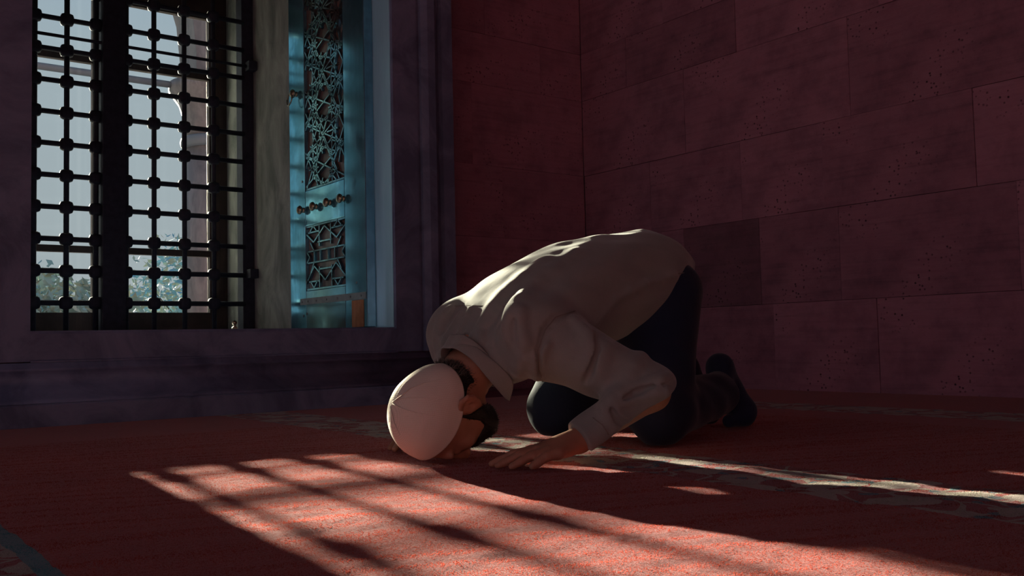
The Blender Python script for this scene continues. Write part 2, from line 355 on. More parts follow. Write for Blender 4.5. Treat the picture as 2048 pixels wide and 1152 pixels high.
def jamb_moulding(sgn, xe):
    # outline in (distance from opening, y)
    pr = [(0, YF+.12), (0, YF), (.132, YF), (.138, YF+.012), (.150, YF+.012), (.155, YF-.004), (.185, YF-.018), (.225, YF-.018), (.248, YF+.002), (.253, YF+.03), (.275, YF+.035), (.285, YF+.015), (.345, YF+.012), (.352, YF+.03), (.352, YF+.30), (0, YF+.30)]
    pts = [(xe+sgn*d, y) for d, y in pr]; n = len(pts); V = [(x, y, .225) for x, y in pts]+[(x, y, 4.2) for x, y in pts]
    bm = bmesh.new(); vs = [bm.verts.new(v) for v in V]
    for i in range(n): bm.faces.new((vs[i], vs[(i+1) % n], vs[n+(i+1) % n], vs[n+i]))
    bm.faces.new(vs[:n]); bm.faces.new(vs[n:]); bmo('jamb_moulding', bm, M['marble'], w1)
jamb_moulding(1, WX1); jamb_moulding(-1, WX0)
box('surround_panel', -.3, WX0-.352, YF+.02, YF+.3, .225, 4.2, M['marble'], w1)
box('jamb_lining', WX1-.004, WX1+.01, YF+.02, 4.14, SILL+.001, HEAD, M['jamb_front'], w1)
# casement frame outside the grille
CY = 5.95
def casement(x0, x1, name):
    c = empty(name, (0, 0, 0)); c.parent = w1; return c
def rail(nm, x0, x1, z0, z1, d=.05): return box(nm, x0, x1, CY, CY+d, z0, z1, M['casement'], w1, .004)
rail('casement_stile', .69, .765, .34, HEAD); rail('casement_stile', 1.405, 1.438, .34, HEAD)
rail('casement_stile', 1.462, 1.50, .34, HEAD); rail('casement_stile', 2.106, 2.222, .34, HEAD)
for x0, x1 in ((.765, 1.405), (1.50, 2.106)):
    rail('casement_rail', x0, x1, .34, .486); rail('casement_rail', x0, x1, .838, .878, .04); rail('casement_rail', x0, x1, 1.975, 2.018, .04); rail('transom_panel', x0, x1, 2.372, HEAD, .04)
    for z0, z1 in ((.486, .838), (.878, 1.975), (2.018, 2.372)):
        box('pane', x0, x1, CY+.018, CY+.022, z0, z1, M['glass'], w1)
box('outer_sill', WX0, WX1, 5.6, 6.12, .30, .345, M['marble'], w1)

# ================================================================== iron grille
gr = tag(empty('window_grille', (1.45, 5.5, SILL)), 'black wrought iron grille with knobbed crossings filling the window', 'grille')
def gpart(o): o.matrix_parent_inverse = Matrix.Translation((-1.45, -5.5, -SILL)); return o
GY = 5.5
VX = [.846, 1.006, 1.166, 1.316, 1.475, 1.628, 1.80, 1.972]; HZ = [.52+.1716*k for k in range(14)]
vb = None
for x in VX:
    if vb is None:
        V, Fc = tube_geo([(0, 0, SILL-.0), (0, 0, HEAD)], .0145, 8); vb = gpart(mk('vertical_bar', V, Fc, M['iron'], gr, True)); vb.location = (x, GY, 0)
    else: o = copy_of(vb, 'vertical_bar', gr, (x, GY, 0))
V, Fc = tube_geo([(.74, GY, 0), (2.16, GY, 0)], .0145, 8); hb = None
for z in HZ:
    if hb is None: hb = gpart(mk('horizontal_bar', V, Fc, M['iron'], gr, True)); hb.location = (0, 0, z)
    else: copy_of(hb, 'horizontal_bar', gr, (0, 0, z))
# crossing knob: faceted octagonal boss with collars on the four arms
bm = bmesh.new()
r = bmesh.ops.create_cube(bm, size=.068)
for v in r['verts']: v.co.y *= .8
bmesh.ops.bevel(bm, geom=list(bm.edges), offset=.018, segments=2, affect='EDGES', profile=.5)
kn = None
for x in VX:
    for z in HZ:
        if kn is None: kn = gpart(bmo('crossing_knob', bm, M['iron'], gr, True)); kn.location = (x, GY, z)
        else: copy_of(kn, 'crossing_knob', gr, (x, GY, z))
gpart(box('centre_post', 1.337, 1.461, GY-.06, GY+.06, SILL+.004, HEAD, M['iron'], gr, .006))
gpart(box('side_post', 2.148, WX1-.001, GY, GY+.09, SILL+.004, HEAD, M['iron'], gr, .004))
gpart(box('side_post', WX0+.001, .735, GY, GY+.09, SILL+.004, HEAD, M['iron'], gr, .004))
gpart(tube('latch_bar', [(.74, GY-.022, 1.962), (2.20, GY-.022, 1.962)], .0095, M['iron'], gr))
for z in (1.962, .70):
    gpart(box('hinge', 2.168, WX1-.001, GY-.065, GY-.001, z-.028, z+.028, M['iron'], gr, .004))

# ================================================================== carved shutter folded against the jamb
SY0, SY1, SXF = 4.0, 4.862, 2.168
sh = tag(empty('wooden_shutter', (2.19, 4.43, SILL+.005)), 'dark wooden shutter with carved star lattice and brass knobs, folded against window jamb', 'shutter')
def spart(o): o.matrix_parent_inverse = Matrix.Translation((-2.19, -4.43, -SILL-.005)); return o
def sbox(nm, y0, y1, z0, z1, x0=SXF, x1=2.216, m='walnut', bev=.003, par=None): 
    o = box(nm, x0, x1, y0, y1, z0, z1, M[m], par or sh, bev)
    return spart(o)
TOP = HEAD-.03
sbox('stile', 4.668, SY1, SILL+.006, TOP, m='walnut_sky_sheen'); sbox('stile', SY0, 4.216, SILL+.006, TOP, m='walnut_sky_sheen')
sbox('rail', 4.217, 4.667, .896, 1.082, m='walnut_sky_sheen'); sbox('rail', 4.217, 4.667, SILL+.006, .55); sbox('rail', 4.217, 4.667, TOP-.16, TOP)
pu = sbox('upper_panel', 4.217, 4.667, 1.083, TOP-.161, SXF+.018, 2.214, 'walnut_panel'); pl = sbox('lower_panel', 4.217, 4.667, .551, .895, SXF+.018, 2.214, 'walnut_panel')
def strip(p0, p1, w=.0065, name='lattice_strip'):
    (y0, z0), (y1, z1) = p0, p1; d = Vector((0, y1-y0, z1-z0)); L = d.length
    if L < .012: return
    d.normalize(); s = Vector((0, -d.z, d.y)); V = []
    for e in (Vector((0, y0, z0)), Vector((0, y1, z1))):
        for (a, x) in ((-w, SXF+.0185), (-w*.55, SXF+.003), (w*.55, SXF+.003), (w, SXF+.0185)): V.append(e+s*a+Vector((x, 0, 0)))
    bm = bmesh.new(); vs = [bm.verts.new(v) for v in V]
    for f in ((0, 1, 5, 4), (1, 2, 6, 5), (2, 3, 7, 6), (0, 3, 2, 1), (4, 5, 6, 7)): bm.faces.new([vs[i] for i in f])
    spart(bmo(name, bm, M['walnut'], sh))
# ten-fold star lattice of the tall panel (y reversed: left edge of the panel in the picture is the larger y)
def clip(p, q, a0, a1, b0, b1):
    t0, t1 = 0.0, 1.0; dx, dy = q[0]-p[0], q[1]-p[1]
    for pp, qq in ((-dx, p[0]-a0), (dx, a1-p[0]), (-dy, p[1]-b0), (dy, b1-p[1])):
        if abs(pp) < 1e-9:
            if qq < 0: return None
        else:
            r = qq/pp
            if pp < 0: t0 = max(t0, r)
            else: t1 = min(t1, r)
    if t0 >= t1: return None
    return (p[0]+t0*dx, p[1]+t0*dy), (p[0]+t1*dx, p[1]+t1*dy)
def star(cy, cz, R, phase, out):
    pts = [(cy+R*math.cos(phase+k*math.pi/5), cz+R*math.sin(phase+k*math.pi/5)) for k in range(10)]
    for k in range(10): out.append((pts[k], pts[(k+3) % 10]))
segs = []
PZ0, PZ1 = 1.09, TOP-.166; PY0, PY1 = 4.222, 4.662
def lattice():
    # two interlaced sizes of ten-pointed stars and the zigzag bands that join them
    cz = PZ0+.10; row = 0
    while cz < PZ1+.2:
        for cy in ((4.442,) if row % 2 == 0 else (4.222, 4.662)):
            star(cy, cz, .150, math.pi/2, segs)
            for k in range(10):
                a = math.pi/2+k*math.pi/5+math.pi/10; r0, r1 = .066, .185
                segs.append(((cy+r0*math.cos(a), cz+r0*math.sin(a)), (cy+r1*math.cos(a), cz+r1*math.sin(a)))) if k % 2 else None
        for s_ in (-1, 1):
            segs.append(((4.442-.22, cz-s_*.085), (4.442+.22, cz+s_*.085)))
        cz += .165; row += 1
    for s_ in (-1, 1):
        z = PZ0-.4
        while z < PZ1+.4:
            segs.append(((4.222, z), (4.662, z+s_*.60))); z += .33
lattice()
for p, q in segs:
    c = clip(p, q, PY0, PY1, PZ0, PZ1)
    if c: strip(*c)
for z in (PZ0, PZ1): strip((PY0, z), (PY1, z), .008, 'border_strip')
# lower panel: drawn from its own layout, u from the window side, v upward
def LP(u, v): return (4.662-u*.44, .557+v*.333)
low = [((.05, .90), (.34, .90)), ((.66, .90), (.95, .90)), ((.30, .73), (.66, .73)), ((.03, .60), (.97, .60)), ((.03, .42), (.97, .42)), ((.32, .30), (.66, .30)), ((.06, .12), (.33, .12)), ((.66, .12), (.95, .12)),
       ((0, .88), (.19, .74)), ((.19, .74), (.48, .96)), ((.48, .96), (.79, .74)), ((.79, .74), (1, .90)), ((0, .12), (.20, .36)), ((.20, .36), (.49, .12)), ((.49, .12), (.77, .36)), ((.77, .36), (1, .14)),
       ((0, .60), (.08, .51)), ((.08, .51), (0, .42)), ((1, .60), (.92, .51)), ((.92, .51), (1, .42)), ((.20, .60), (.20, .42)), ((.36, .60), (.36, .42)), ((.57, .60), (.57, .42)), ((.74, .60), (.74, .42)),
       ((.34, 1), (.34, .66)), ((.64, 1), (.64, .66)), ((.34, 0), (.34, .34)), ((.66, 0), (.66, .34)), ((.10, .74), (.20, .60)), ((.90, .74), (.80, .60)), ((.1, .26), (.2, .42)), ((.9, .26), (.8, .42)),
       ((.08, .90), (.18, 1)), ((.18, 1), (.28, .90)), ((.72, .90), (.82, 1)), ((.82, 1), (.92, .90)), ((.1, .12), (.19, .02)), ((.19, .02), (.28, .12)), ((.72, .12), (.81, .02)), ((.81, .02), (.9, .12))]
for p, q in low: strip(LP(*p), LP(*q))
for v in (.0, 1.0): strip(LP(0, v), LP(1, v), .008, 'border_strip')
# brass knobs along the rail and the ring pull above
kprof = [(.0, -.0), (.014, 0), (.015, .003), (.009, .006), (.009, .010), (.018, .013), (.0235, .020), (.0235, .026), (.018, .033), (.009, .037), (.0, .038)]
def knob(y, z):
    o = spart(lathe('brass_knob', [(r_, -h) for r_, h in kprof], M['brass'], sh, 16, (SXF, y, z), 'X')); return o
for y in (4.690, 4.535, 4.375, 4.226): knob(y, .985)
k = knob(4.765, 1.63); 
spart(tube('ring_pull', [(SXF-.035+.006*math.sin(a), 4.765+.03*math.cos(a)+.012, 1.60+.035*math.sin(a)) for a in [i*math.pi/8 for i in range(17)]], .004, M['brass'], sh, 6))
st = sbox('metal_strap', SY0+.004, 4.735, .478, .512, SXF-.004, SXF, 'zinc', .0015)
for y in (4.05, 4.16, 4.30, 4.42, 4.54, 4.64, 4.71):
    spart(lathe('rivet', [(.006, 0), (.005, -.003), (.0, -.0045)], M['zinc'], sh, 8, (SXF-.004, y, .495), 'X'))
for (y, z) in ((4.66, .43), (4.70, .42), (4.10, .56), (4.62, 1.20), (4.70, 1.14), (4.66, .60)):
    spart(lathe('nail_head', [(.007, 0), (.006, -.003), (.0, -.005)], M['zinc'], sh, 8, (SXF, y, z), 'X'))
spart(box('orange_patch', SXF-.003, SXF+.002, 4.03, 4.15, SILL+.008, .476, M['patch_orange'], sh, .001))  # thin orange rectangle at the foot of the stile
tag(lathe('sill_latch_knob', [(.012, 0), (.012, .006), (.006, .010), (.006, .016), (.011, .022), (.011, .03), (.0, .036)], M['brass'], None, 12, (1.47, 3.86, SILL+.0005)), 'tiny pale latch knob standing on the window sill', 'knob')

# ================================================================== outside
og = box('ground_outside', -25, 60, 6.12, 90, -.45, -.30, M['paving'], kind='structure')
def column(x, y, lab):
    c = tag(empty('stone_column', (x, y, -.3)), lab, 'column', 'arcade columns')
    P = lambda nm, pr, m: lathe(nm, pr, M[m], c, 28)
    P('base', [(.40, 0), (.40, .16), (.36, .18), (.36, .24), (.33, .27), (.29, .30)], 'column')
    P('shaft', [(.285, .30), (.28, 1.2), (.268, 2.58)], 'column')
    P('neck_ring', [(.275, 2.58), (.31, 2.60), (.32, 2.64), (.31, 2.68), (.275, 2.70)], 'lead')
    P('capital', [(.27, 2.70), (.28, 2.85), (.33, 3.02), (.40, 3.12), (.43, 3.16), (.43, 3.24)], 'column')
    return c
column(-1.0, 9.5, 'marble arcade column outside, far left end of the tie rod')
column(3.40, 9.5, 'veined marble column with dark neck ring seen through right window casement')
# arcade wall with pointed arch above the columns, and its iron tie rod
bm = bmesh.new(); n = 16; R = 1.95; cx = 1.2; zb = 2.94
arch = [(cx+R*math.cos(math.pi*i/n), zb+.25+R*1.02*math.sin(math.pi*i/n)) for i in range(n+1)]
lo = [(3.75, zb), (3.15, zb)]+arch+[(-.75, zb), (-1.25, zb)]; hi_ = [(x, 5.6) for x, z in lo]
for y_ in (9.25, 9.75):
    a_ = [bm.verts.new((x, y_, z)) for x, z in lo]; b_ = [bm.verts.new((x, y_, z)) for x, z in hi_]
    for i in range(len(lo)-1):
        if abs(lo[i][0]-lo[i+1][0]) > 1e-6: bm.faces.new((a_[i], a_[i+1], b_[i+1], b_[i]))
    if y_ < 9.5: fa_, fb_ = a_, b_
for i in range(len(lo)-1): bm.faces.new((fa_[i], fa_[i+1], a_[i+1], a_[i]))
for i in (0, len(lo)-1): bm.faces.new((fa_[i], fb_[i], b_[i], a_[i]))
bm.faces.new((fb_[0], fb_[-1], b_[-1], b_[0]))
tag(bmo('arcade_arch', bm, M['column']), 'pale stone arcade arch outside above the column', 'arch')
tag(tube('tie_rod', [(-.9, 9.5, 2.90), (3.2, 9.5, 2.90)], .035, M['lead'], None, 8), 'grey iron tie rod spanning the arcade outside the window', 'rod')
# leafy bushes
def bush(x, y, rx, rz, n, mats, lab):
    b = tag(empty('bush', (x, y, -.3)), lab, 'bush', 'bushes outside the window')
    tube('stem', [(0, 0, 0), (.03, .02, rz*.6), (.0, 0, rz*1.1)], [.05, .035, .015], M['bark'], b, 6)
    for s in range(4):
        a = s*1.6; tube('branch', [(0, 0, rz*.3), (rx*.35*math.cos(a), rx*.35*math.sin(a), rz*.8), (rx*.6*math.cos(a), rx*.6*math.sin(a), rz*1.2)], [.025, .018, .008], M['bark'], b, 5)
    for mi, m in enumerate(mats):
        V = []; Fc = []
        for i in range(n//len(mats)):
            d = rng.normal(size=3); d /= np.linalg.norm(d); r_ = rng.uniform(.55, 1)*(1+.18*math.sin(5*d[0]+mi)*math.cos(4*d[2]))
            c = np.array([d[0]*rx*r_, d[1]*rx*r_, rz+d[2]*rz*r_*.98]); u = rng.normal(size=3); u /= np.linalg.norm(u); w = np.cross(u, rng.normal(size=3)); w /= np.linalg.norm(w)
            L = rng.uniform(.05, .10); k = len(V)
            V += [c-u*L, c+w*L*.42, c+u*L, c-w*L*.42]; Fc += [(k, k+1, k+2, k+3)]
        o = mk('foliage', V, Fc, m, b); o['kind'] = 'stuff'
bush(2.9, 13.5, 1.0, .80, 3000, (M['leaf_a'], M['leaf_c']), 'hazy green bush outside behind the right casement')
bush(5.6, 14.2, 1.1, .95, 3000, (M['leaf_a'], M['leaf_b']), 'bluish leafy bush outside beside the marble column')
bush(2.55, 16.5, 1.1, 1.05, 3000, (M['leaf_b'], M['leaf_a']), 'haze-paled blue bush outside behind the left casement')
bush(6.4, 18.0, 1.8, 1.35, 3600, (M['leaf_b'], M['leaf_c']), 'broad olive bush far outside behind the grille')
# low garden wall far outside
gw = tag(empty('garden_wall', (6, 26, -.3)), 'low pale garden wall in the distance outside', 'wall')
box('wall_body', -9, 14, -.2, .2, 0, 1.15, M['paving'], gw); box('coping', -9, 14, -.26, .26, 1.15, 1.27, M['lead'], gw, .02)

# ================================================================== carpet
def waves(seed, n, kx, ky, lo, hi):
    r = np.random.default_rng(seed); ph = r.uniform(0, 6.28, n); kk = r.uniform(lo, hi, n); th = r.uniform(-1, 1, n)
    def f(x, y):
        s = 0
        for p, k_, t_ in zip(ph, kk, th): s = s+np.sin(x*k_*kx*(.3+abs(t_))*(1 if t_ > 0 else -1)+y*k_*ky+p)
        return s/math.sqrt(n)
    return f
gx = np.concatenate([np.linspace(XL, -.4, 16)[:-1], np.linspace(-.4, 3.1, 240)[:-1], np.linspace(3.1, XR-.002, 14)])
gy = np.concatenate([np.linspace(-4.5, .2, 18)[:-1], np.linspace(.2, 3.0, 380)[:-1], np.linspace(3.0, 3.679, 20)])
GX, GYY = np.meshgrid(gx, gy, indexing='ij')
fa = waves(3, 14, .35, 1.0, 14, 45); fb = waves(5, 12, .45, 1.0, 50, 120); fc = waves(8, 8, 1, 1, 3, 9)
amp = np.clip((3.4-GYY)/.5, 0, 1)*np.clip((GX+.8)/.3, 0, 1)*np.clip((3.6-GX)/.3, 0, 1)
GZ = (.0009*fa(GX, GYY)*(1+.8*fc(GX, GYY))+.0006*fb(GX, GYY))*amp-.0035
nx, ny = GX.shape; V = np.stack([GX, GYY, GZ], -1).reshape(-1, 3)
idx = np.arange(nx*ny).reshape(nx, ny); Fq = np.stack([idx[:-1, :-1], idx[1:, :-1], idx[1:, 1:], idx[:-1, 1:]], -1).reshape(-1, 4)
def fast_mesh(name, V, Fq, m, parent=None, smooth=True):
    me = bpy.data.meshes.new(name); V = np.asarray(V, np.float32); Fq = np.asarray(Fq, np.int32)
    me.vertices.add(len(V)); me.vertices.foreach_set('co', V.ravel()); me.loops.add(Fq.size); me.loops.foreach_set('vertex_index', Fq.ravel())
    k = Fq.shape[1]; me.polygons.add(len(Fq)); me.polygons.foreach_set('loop_start', np.arange(0, Fq.size, k, dtype=np.int32))
    try: me.polygons.foreach_set('loop_total', np.full(len(Fq), k, np.int32))
    except Exception: pass
    me.update(calc_edges=True); me.validate(); return link(name, me, m, parent, smooth)
carpet = fast_mesh('carpet', V, Fq, M['carpet'])
# standing wool pile over the part of the carpet near the viewer
def pile(n):
    r = np.random.default_rng(11); P = r.uniform((-.35, .35), (2.6, 3.0), (n*5, 2)); dist = np.hypot(P[:, 0], P[:, 1]); P = P[r.uniform(size=len(P)) < np.clip((1.0/dist)**1.6, 0, 1)][:n]
    n = len(P); th = r.uniform(0, 2*math.pi, n); h = r.uniform(.0007, .0017, n); w = r.uniform(.00035, .0007, n)*np.clip(np.hypot(P[:, 0], P[:, 1]), .8, 2.2)
    nap = .45+.35*fc(P[:, 0]*2, P[:, 1]*2); lx = r.normal(0, .45, n)*h; ly = (-.25*nap+r.normal(0, .40, n))*h
    z = np.interp(P[:, 0], gx, np.arange(len(gx))).astype(int), np.interp(P[:, 1], gy, np.arange(len(gy))).astype(int); z = GZ[z[0], z[1]]-.0003; dx, dy = np.cos(th)*w, np.sin(th)*w
    V = np.stack([np.stack([P[:, 0]-dx, P[:, 1]-dy, z], 1), np.stack([P[:, 0]+dx, P[:, 1]+dy, z], 1), np.stack([P[:, 0]+lx, P[:, 1]+ly, z+h], 1)], 1).reshape(-1, 3)
    return V, np.arange(3*n).reshape(-1, 3)
Vp, Fp = pile(650000)
fast_mesh('wool_pile', Vp, Fp, M['pile'], carpet, False)['kind'] = 'stuff'
tag(carpet, 'red wool carpet with pale floral border bands covering the whole floor', 'carpet')

# ================================================================== implicit surfaces for the kneeling man
def A(*v): return np.array(v, np.float32)
def cap(p, a, b, ra, rb):
    a = A(*a); b = A(*b); ab = b-a; t = np.clip(((p-a)@ab)/(ab@ab), 0, 1); q = p-a-t[:, None]*ab
    return np.sqrt((q*q).sum(1))-(ra+t*(rb-ra))
def ell(p, c, r, R=None):
    q = p-A(*c); q = q@np.asarray(R, np.float32) if R is not None else q
    r = A(*r); k0 = np.sqrt(((q/r)**2).sum(1))+1e-6; k1 = np.sqrt(((q/(r*r))**2).sum(1))+1e-6
    return k0*(k0-1)/k1
def smin(a, b, k): h = np.clip(.5+.5*(b-a)/k, 0, 1); return b+(a-b)*h-k*h*(1-h)
def smax(a, b, k): return -smin(-a, -b, k)
def chain(p, pts, rads, k=.02):
    d = None
    for i in range(len(pts)-1):
        c = cap(p, pts[i], pts[i+1], rads[i], rads[i+1]); d = c if d is None else smin(d, c, k)
    return d
def surface(f, lo, hi, h, B=8, slack=1.5, relax=1):
    lo = np.array(lo, float); nb = np.ceil((np.array(hi)-lo)/(h*B)).astype(int); n = nb*B
    bc = [lo[i]+(np.arange(nb[i])+.5)*B*h-.5*h for i in range(3)]
    C = np.stack(np.meshgrid(*bc, indexing='ij'), -1).reshape(-1, 3).astype(np.float32); dC = f(C)
    act = np.abs(dC) < B*h*.87*slack
    vol = np.repeat(np.repeat(np.repeat(np.sign(dC).reshape(nb).astype(np.float32)*.1, B, 0), B, 1), B, 2)
    ids = np.argwhere(act.reshape(nb)); off = np.stack(np.meshgrid(*[np.arange(B)]*3, indexing='ij'), -1).reshape(-1, 3)
    for s in range(0, len(ids), 1500):
        g = (ids[s:s+1500, None, :]*B+off[None]).reshape(-1, 3); vol[g[:, 0], g[:, 1], g[:, 2]] = f((lo+g*h).astype(np.float32))
    ins = vol < 0
    cnt = np.zeros(n-1, np.int8)
    for a in (0, 1):
        for b in (0, 1):
            for c in (0, 1): cnt += ins[a:n[0]-1+a, b:n[1]-1+b, c:n[2]-1+c]
    cells = np.argwhere((cnt > 0) & (cnt < 8)); cid = np.full(n-1, -1, np.int32); cid[tuple(cells.T)] = np.arange(len(cells))
    P = np.zeros((len(cells), 3)); Wt = np.zeros(len(cells)); cor = [(a, b, c) for a in (0, 1) for b in (0, 1) for c in (0, 1)]
    vals = {o: vol[cells[:, 0]+o[0], cells[:, 1]+o[1], cells[:, 2]+o[2]] for o in cor}
    for o in cor:
        for ax in range(3):
            if o[ax]: continue
            o2 = list(o); o2[ax] = 1; o2 = tuple(o2); v0, v1 = vals[o], vals[o2]; m = (v0 < 0) != (v1 < 0)
            t = np.where(m, v0/np.where(m, v0-v1, 1), 0); pt = np.tile(np.array(o, float), (len(cells), 1)); pt[:, ax] += t
            P[m] += pt[m]; Wt[m] += 1
    V = lo+(cells+P/Wt[:, None])*h
    faces = []
    for ax in range(3):
        b, c = [(1, 2), (2, 0), (0, 1)][ax]
        sl0 = [slice(1, None)]*3; s0 = [slice(None)]*3; s1 = [slice(None)]*3; s0[ax] = slice(0, n[ax]-1); s1[ax] = slice(1, n[ax])
        e = ins[tuple(s0)] != ins[tuple(s1)]; E_ = np.argwhere(e); E_ = E_[(E_[:, b] > 0) & (E_[:, c] > 0) & (E_[:, b] < n[b]-1) & (E_[:, c] < n[c]-1)]
        def at_(db, dc): q = E_.copy(); q[:, b] -= db; q[:, c] -= dc; return cid[q[:, 0], q[:, 1], q[:, 2]]
        q = np.stack([at_(1, 1), at_(0, 1), at_(0, 0), at_(1, 0)], 1); flip = ~ins[E_[:, 0], E_[:, 1], E_[:, 2]]
        q[flip] = q[flip][:, ::-1]; faces.append(q)
    Fq = np.concatenate(faces); Fq = Fq[(Fq >= 0).all(1)]
    for _ in range(relax):
        acc = np.zeros_like(V); w = np.zeros(len(V))
        for i in range(4):
            np.add.at(acc, Fq[:, i], V[Fq[:, (i+1) % 4]]+V[Fq[:, (i-1) % 4]]); np.add.at(w, Fq[:, i], 2)
        V = .5*V+.5*acc/np.maximum(w, 1)[:, None]
    return V, Fq
def interp(x, xs, ys):
    """smooth monotone-ish interpolation"""
    i = np.clip(np.searchsorted(xs, x)-1, 0, len(xs)-2); xs = np.asarray(xs, np.float32); ys = np.asarray(ys, np.float32)
    m = np.gradient(ys, xs).astype(np.float32); hh = xs[i+1]-xs[i]; t = np.clip((x-xs[i])/hh, 0, 1)
    return ((2*t**3-3*t**2+1)*ys[i]+(t**3-2*t**2+t)*hh*m[i]+(-2*t**3+3*t**2)*ys[i+1]+(t**3-t**2)*hh*m[i+1])

# ---- skeleton (he faces -x; his left side is -y, towards the viewer)
CYM = 1.815
TX = [1.175, 1.21, 1.26, 1.34, 1.44, 1.55, 1.70, 1.80, 1.88, 1.95, 1.985]
TT = [.222, .250, .328, .408, .460, .503, .530, .543, .522, .466, .41]       # top of the back
TB = [.195, .17, .155, .165, .195, .235, .262, .280, .30, .34, .38]         # underside
TW = [.02, .09, .146, .183, .198, .188, .176, .162, .126, .075, .02]           # half width
def torso(p, off=0.0):
    x = p[:, 0]; top = interp(x, TX, TT)+off; bot = interp(x, TX, TB)-off; w = interp(x, TX, TW)+off
    cz = (top+bot)/2; a = np.maximum((top-bot)/2, .012); w = np.maximum(w, .012)
    e = 2.25; q = (np.abs((p[:, 1]-CYM)/w)**e+np.abs((p[:, 2]-cz)/a)**e)**(1/e)
    d = (q-1)*np.minimum(a, w)
    ex = np.maximum(TX[0]-off-x, x-TX[-1]-off); return np.where(ex > 0, np.sqrt(np.maximum(d, 0)**2+ex**2), d)
L_SH, L_EL, L_WR = (1.335, 1.655, .265), (1.492, 1.475, .143), (1.325, 1.525, .050)
R_SH, R_EL, R_WR = (1.325, 1.965, .270), (1.49, 2.15, .143), (1.32, 2.085, .050)
L_HIP, L_KN, L_AN = (1.797, 1.747, .368), (1.69, 1.645, .078), (2.055, 1.765, .105)
R_HIP, R_KN, R_AN = (1.797, 1.895, .368), (1.665, 2.005, .078), (2.05, 1.905, .105)
# head frame
HC = np.array([1.120, 1.775, .1025]); HU = np.array([-.97, 0, -.243]); HN = np.array([.243, 0, -.97]); HL = np.array([0, -1, 0.])
HR = np.stack([HU, HL, HN], 1)
def hp(u, l, n_): return tuple(HC+HU*u+HL*l+HN*n_)
def head(p):
    d = smin(ell(p, hp(.010, 0, -.003), (.084, .076, .089), HR), ell(p, hp(-.030, 0, -.043), (.052, .062, .055), HR), .03)
    d = smin(d, ell(p, hp(-.045, 0, .030), (.090, .062, .068), HR), .03)            # face
    d = smin(d, ell(p, hp(-.112, 0, .052), (.030, .038, .034), HR), .025)           # chin
    for s in (-1, 1):
        d = smin(d, cap(p, hp(-.070, s*.057, .0), hp(-.115, s*.030, .055), .017, .015), .02)  # jaw
        d = smin(d, ell(p, hp(-.038, s*.042, .070), (.018, .022, .016), HR), .015)   # cheekbone
        d = smin(d, ell(p, hp(.006, s*.030, .086), (.010, .026, .010), HR), .010)    # brow
        d = smax(d, -ell(p, hp(-.016, s*.031, .102), (.013, .017, .014), HR), .010)  # eye socket
        d = smin(d, ell(p, hp(-.017, s*.031, .082), (.0115, .0125, .0115), HR), .004)  # eyeball under the lid
        # ear: outer rim, inner fold, bowl and lobe
        e = None
        rim = [(-.030, .071, -.002), (-.022, .079, -.012), (-.026, .087, -.026), (-.040, .090, -.031), (-.056, .088, -.027), (-.068, .083, -.016), (-.074, .077, -.006)]
        e = chain(p, [hp(u, s*l, n_) for u, l, n_ in rim], [.0045, .0050, .0052, .0052, .0050, .0055, .0062], .004)
        e = smin(e, ell(p, hp(-.046, s*.077, -.012), (.026, .0060, .017), HR), .006)
        e = smin(e, chain(p, [hp(-.034, s*.083, -.018), hp(-.045, s*.085, -.021), hp(-.058, s*.083, -.017)], [.0035, .004, .0035], .003), .004)
        e = smax(e, -ell(p, hp(-.049, s*.088, -.008), (.010, .009, .007), HR), .004)
        e = smin(e, ell(p, hp(-.048, s*.074, .003), (.007, .006, .005), HR), .005)  # tragus
        d = smin(d, e, .006)
    d = smin(d, cap(p, hp(-.012, 0, .090), hp(-.055, 0, .112), .009, .012), .010)    # nose
    for s in (-1, 1): d = smin(d, ell(p, hp(-.057, s*.013, .102), (.009, .009, .010), HR), .006)
    d = smin(d, ell(p, hp(-.082, 0, .088), (.007, .024, .010), HR), .006); d = smin(d, ell(p, hp(-.095, 0, .085), (.007, .021, .010), HR), .006)
    return d
def hand(p, wr, kn, tips, thumb):
    mid = tuple(np.mean(kn, 0)); d = cap(p, wr, tuple(.5*np.array(wr)+.5*np.array(mid)+np.array((0, 0, -.002))), .025, .024)
    for k_ in kn: d = smin(d, cap(p, tuple(np.array(wr)*.72+np.array(k_)*.28), k_, .016, .0125), .014)
    for k_, t_ in zip(kn, tips):
        k_ = np.array(k_); t_ = np.array(t_); m1 = k_+(t_-k_)*.45+np.array((0, 0, .006)); m2 = k_+(t_-k_)*.76+np.array((0, 0, .002))
        d = smin(d, chain(p, [tuple(k_), tuple(m1), tuple(m2), tuple(t_)], [.0115, .0098, .0088, .0076], .004), .005)
    d = smin(d, chain(p, thumb, [.016, .0125, .0105, .0085], .006), .010)
    return d
LKN = [(1.243, 1.498, .030), (1.231, 1.517, .033), (1.224, 1.539, .034), (1.224, 1.562, .032)]
LTP = [(1.186, 1.511, .009), (1.158, 1.541, .009), (1.146, 1.572, .009), (1.153, 1.603, .009)]
LTH = [(1.295, 1.552, .034), (1.272, 1.580, .026), (1.245, 1.603, .018), (1.222, 1.618, .012)]
RKN = [(1.235, 2.085, .030), (1.225, 2.064, .033), (1.220, 2.042, .034), (1.223, 2.020, .032)]
RTP = [(1.182, 2.06, .009), (1.158, 2.030, .009), (1.150, 1.995, .009), (1.160, 1.965, .009)]
RTH = [(1.295, 2.05, .034), (1.275, 2.015, .026), (1.25, 1.995, .018), (1.225, 1.98, .012)]
def arm(p, s, e, w, r): return chain(p, [s, e, w], r, .02)
def leg(p, h, k_, a, r): return smin(cap(p, h, k_, r[0], r[1]), cap(p, k_, a, r[1]*.92, r[2]), .03)
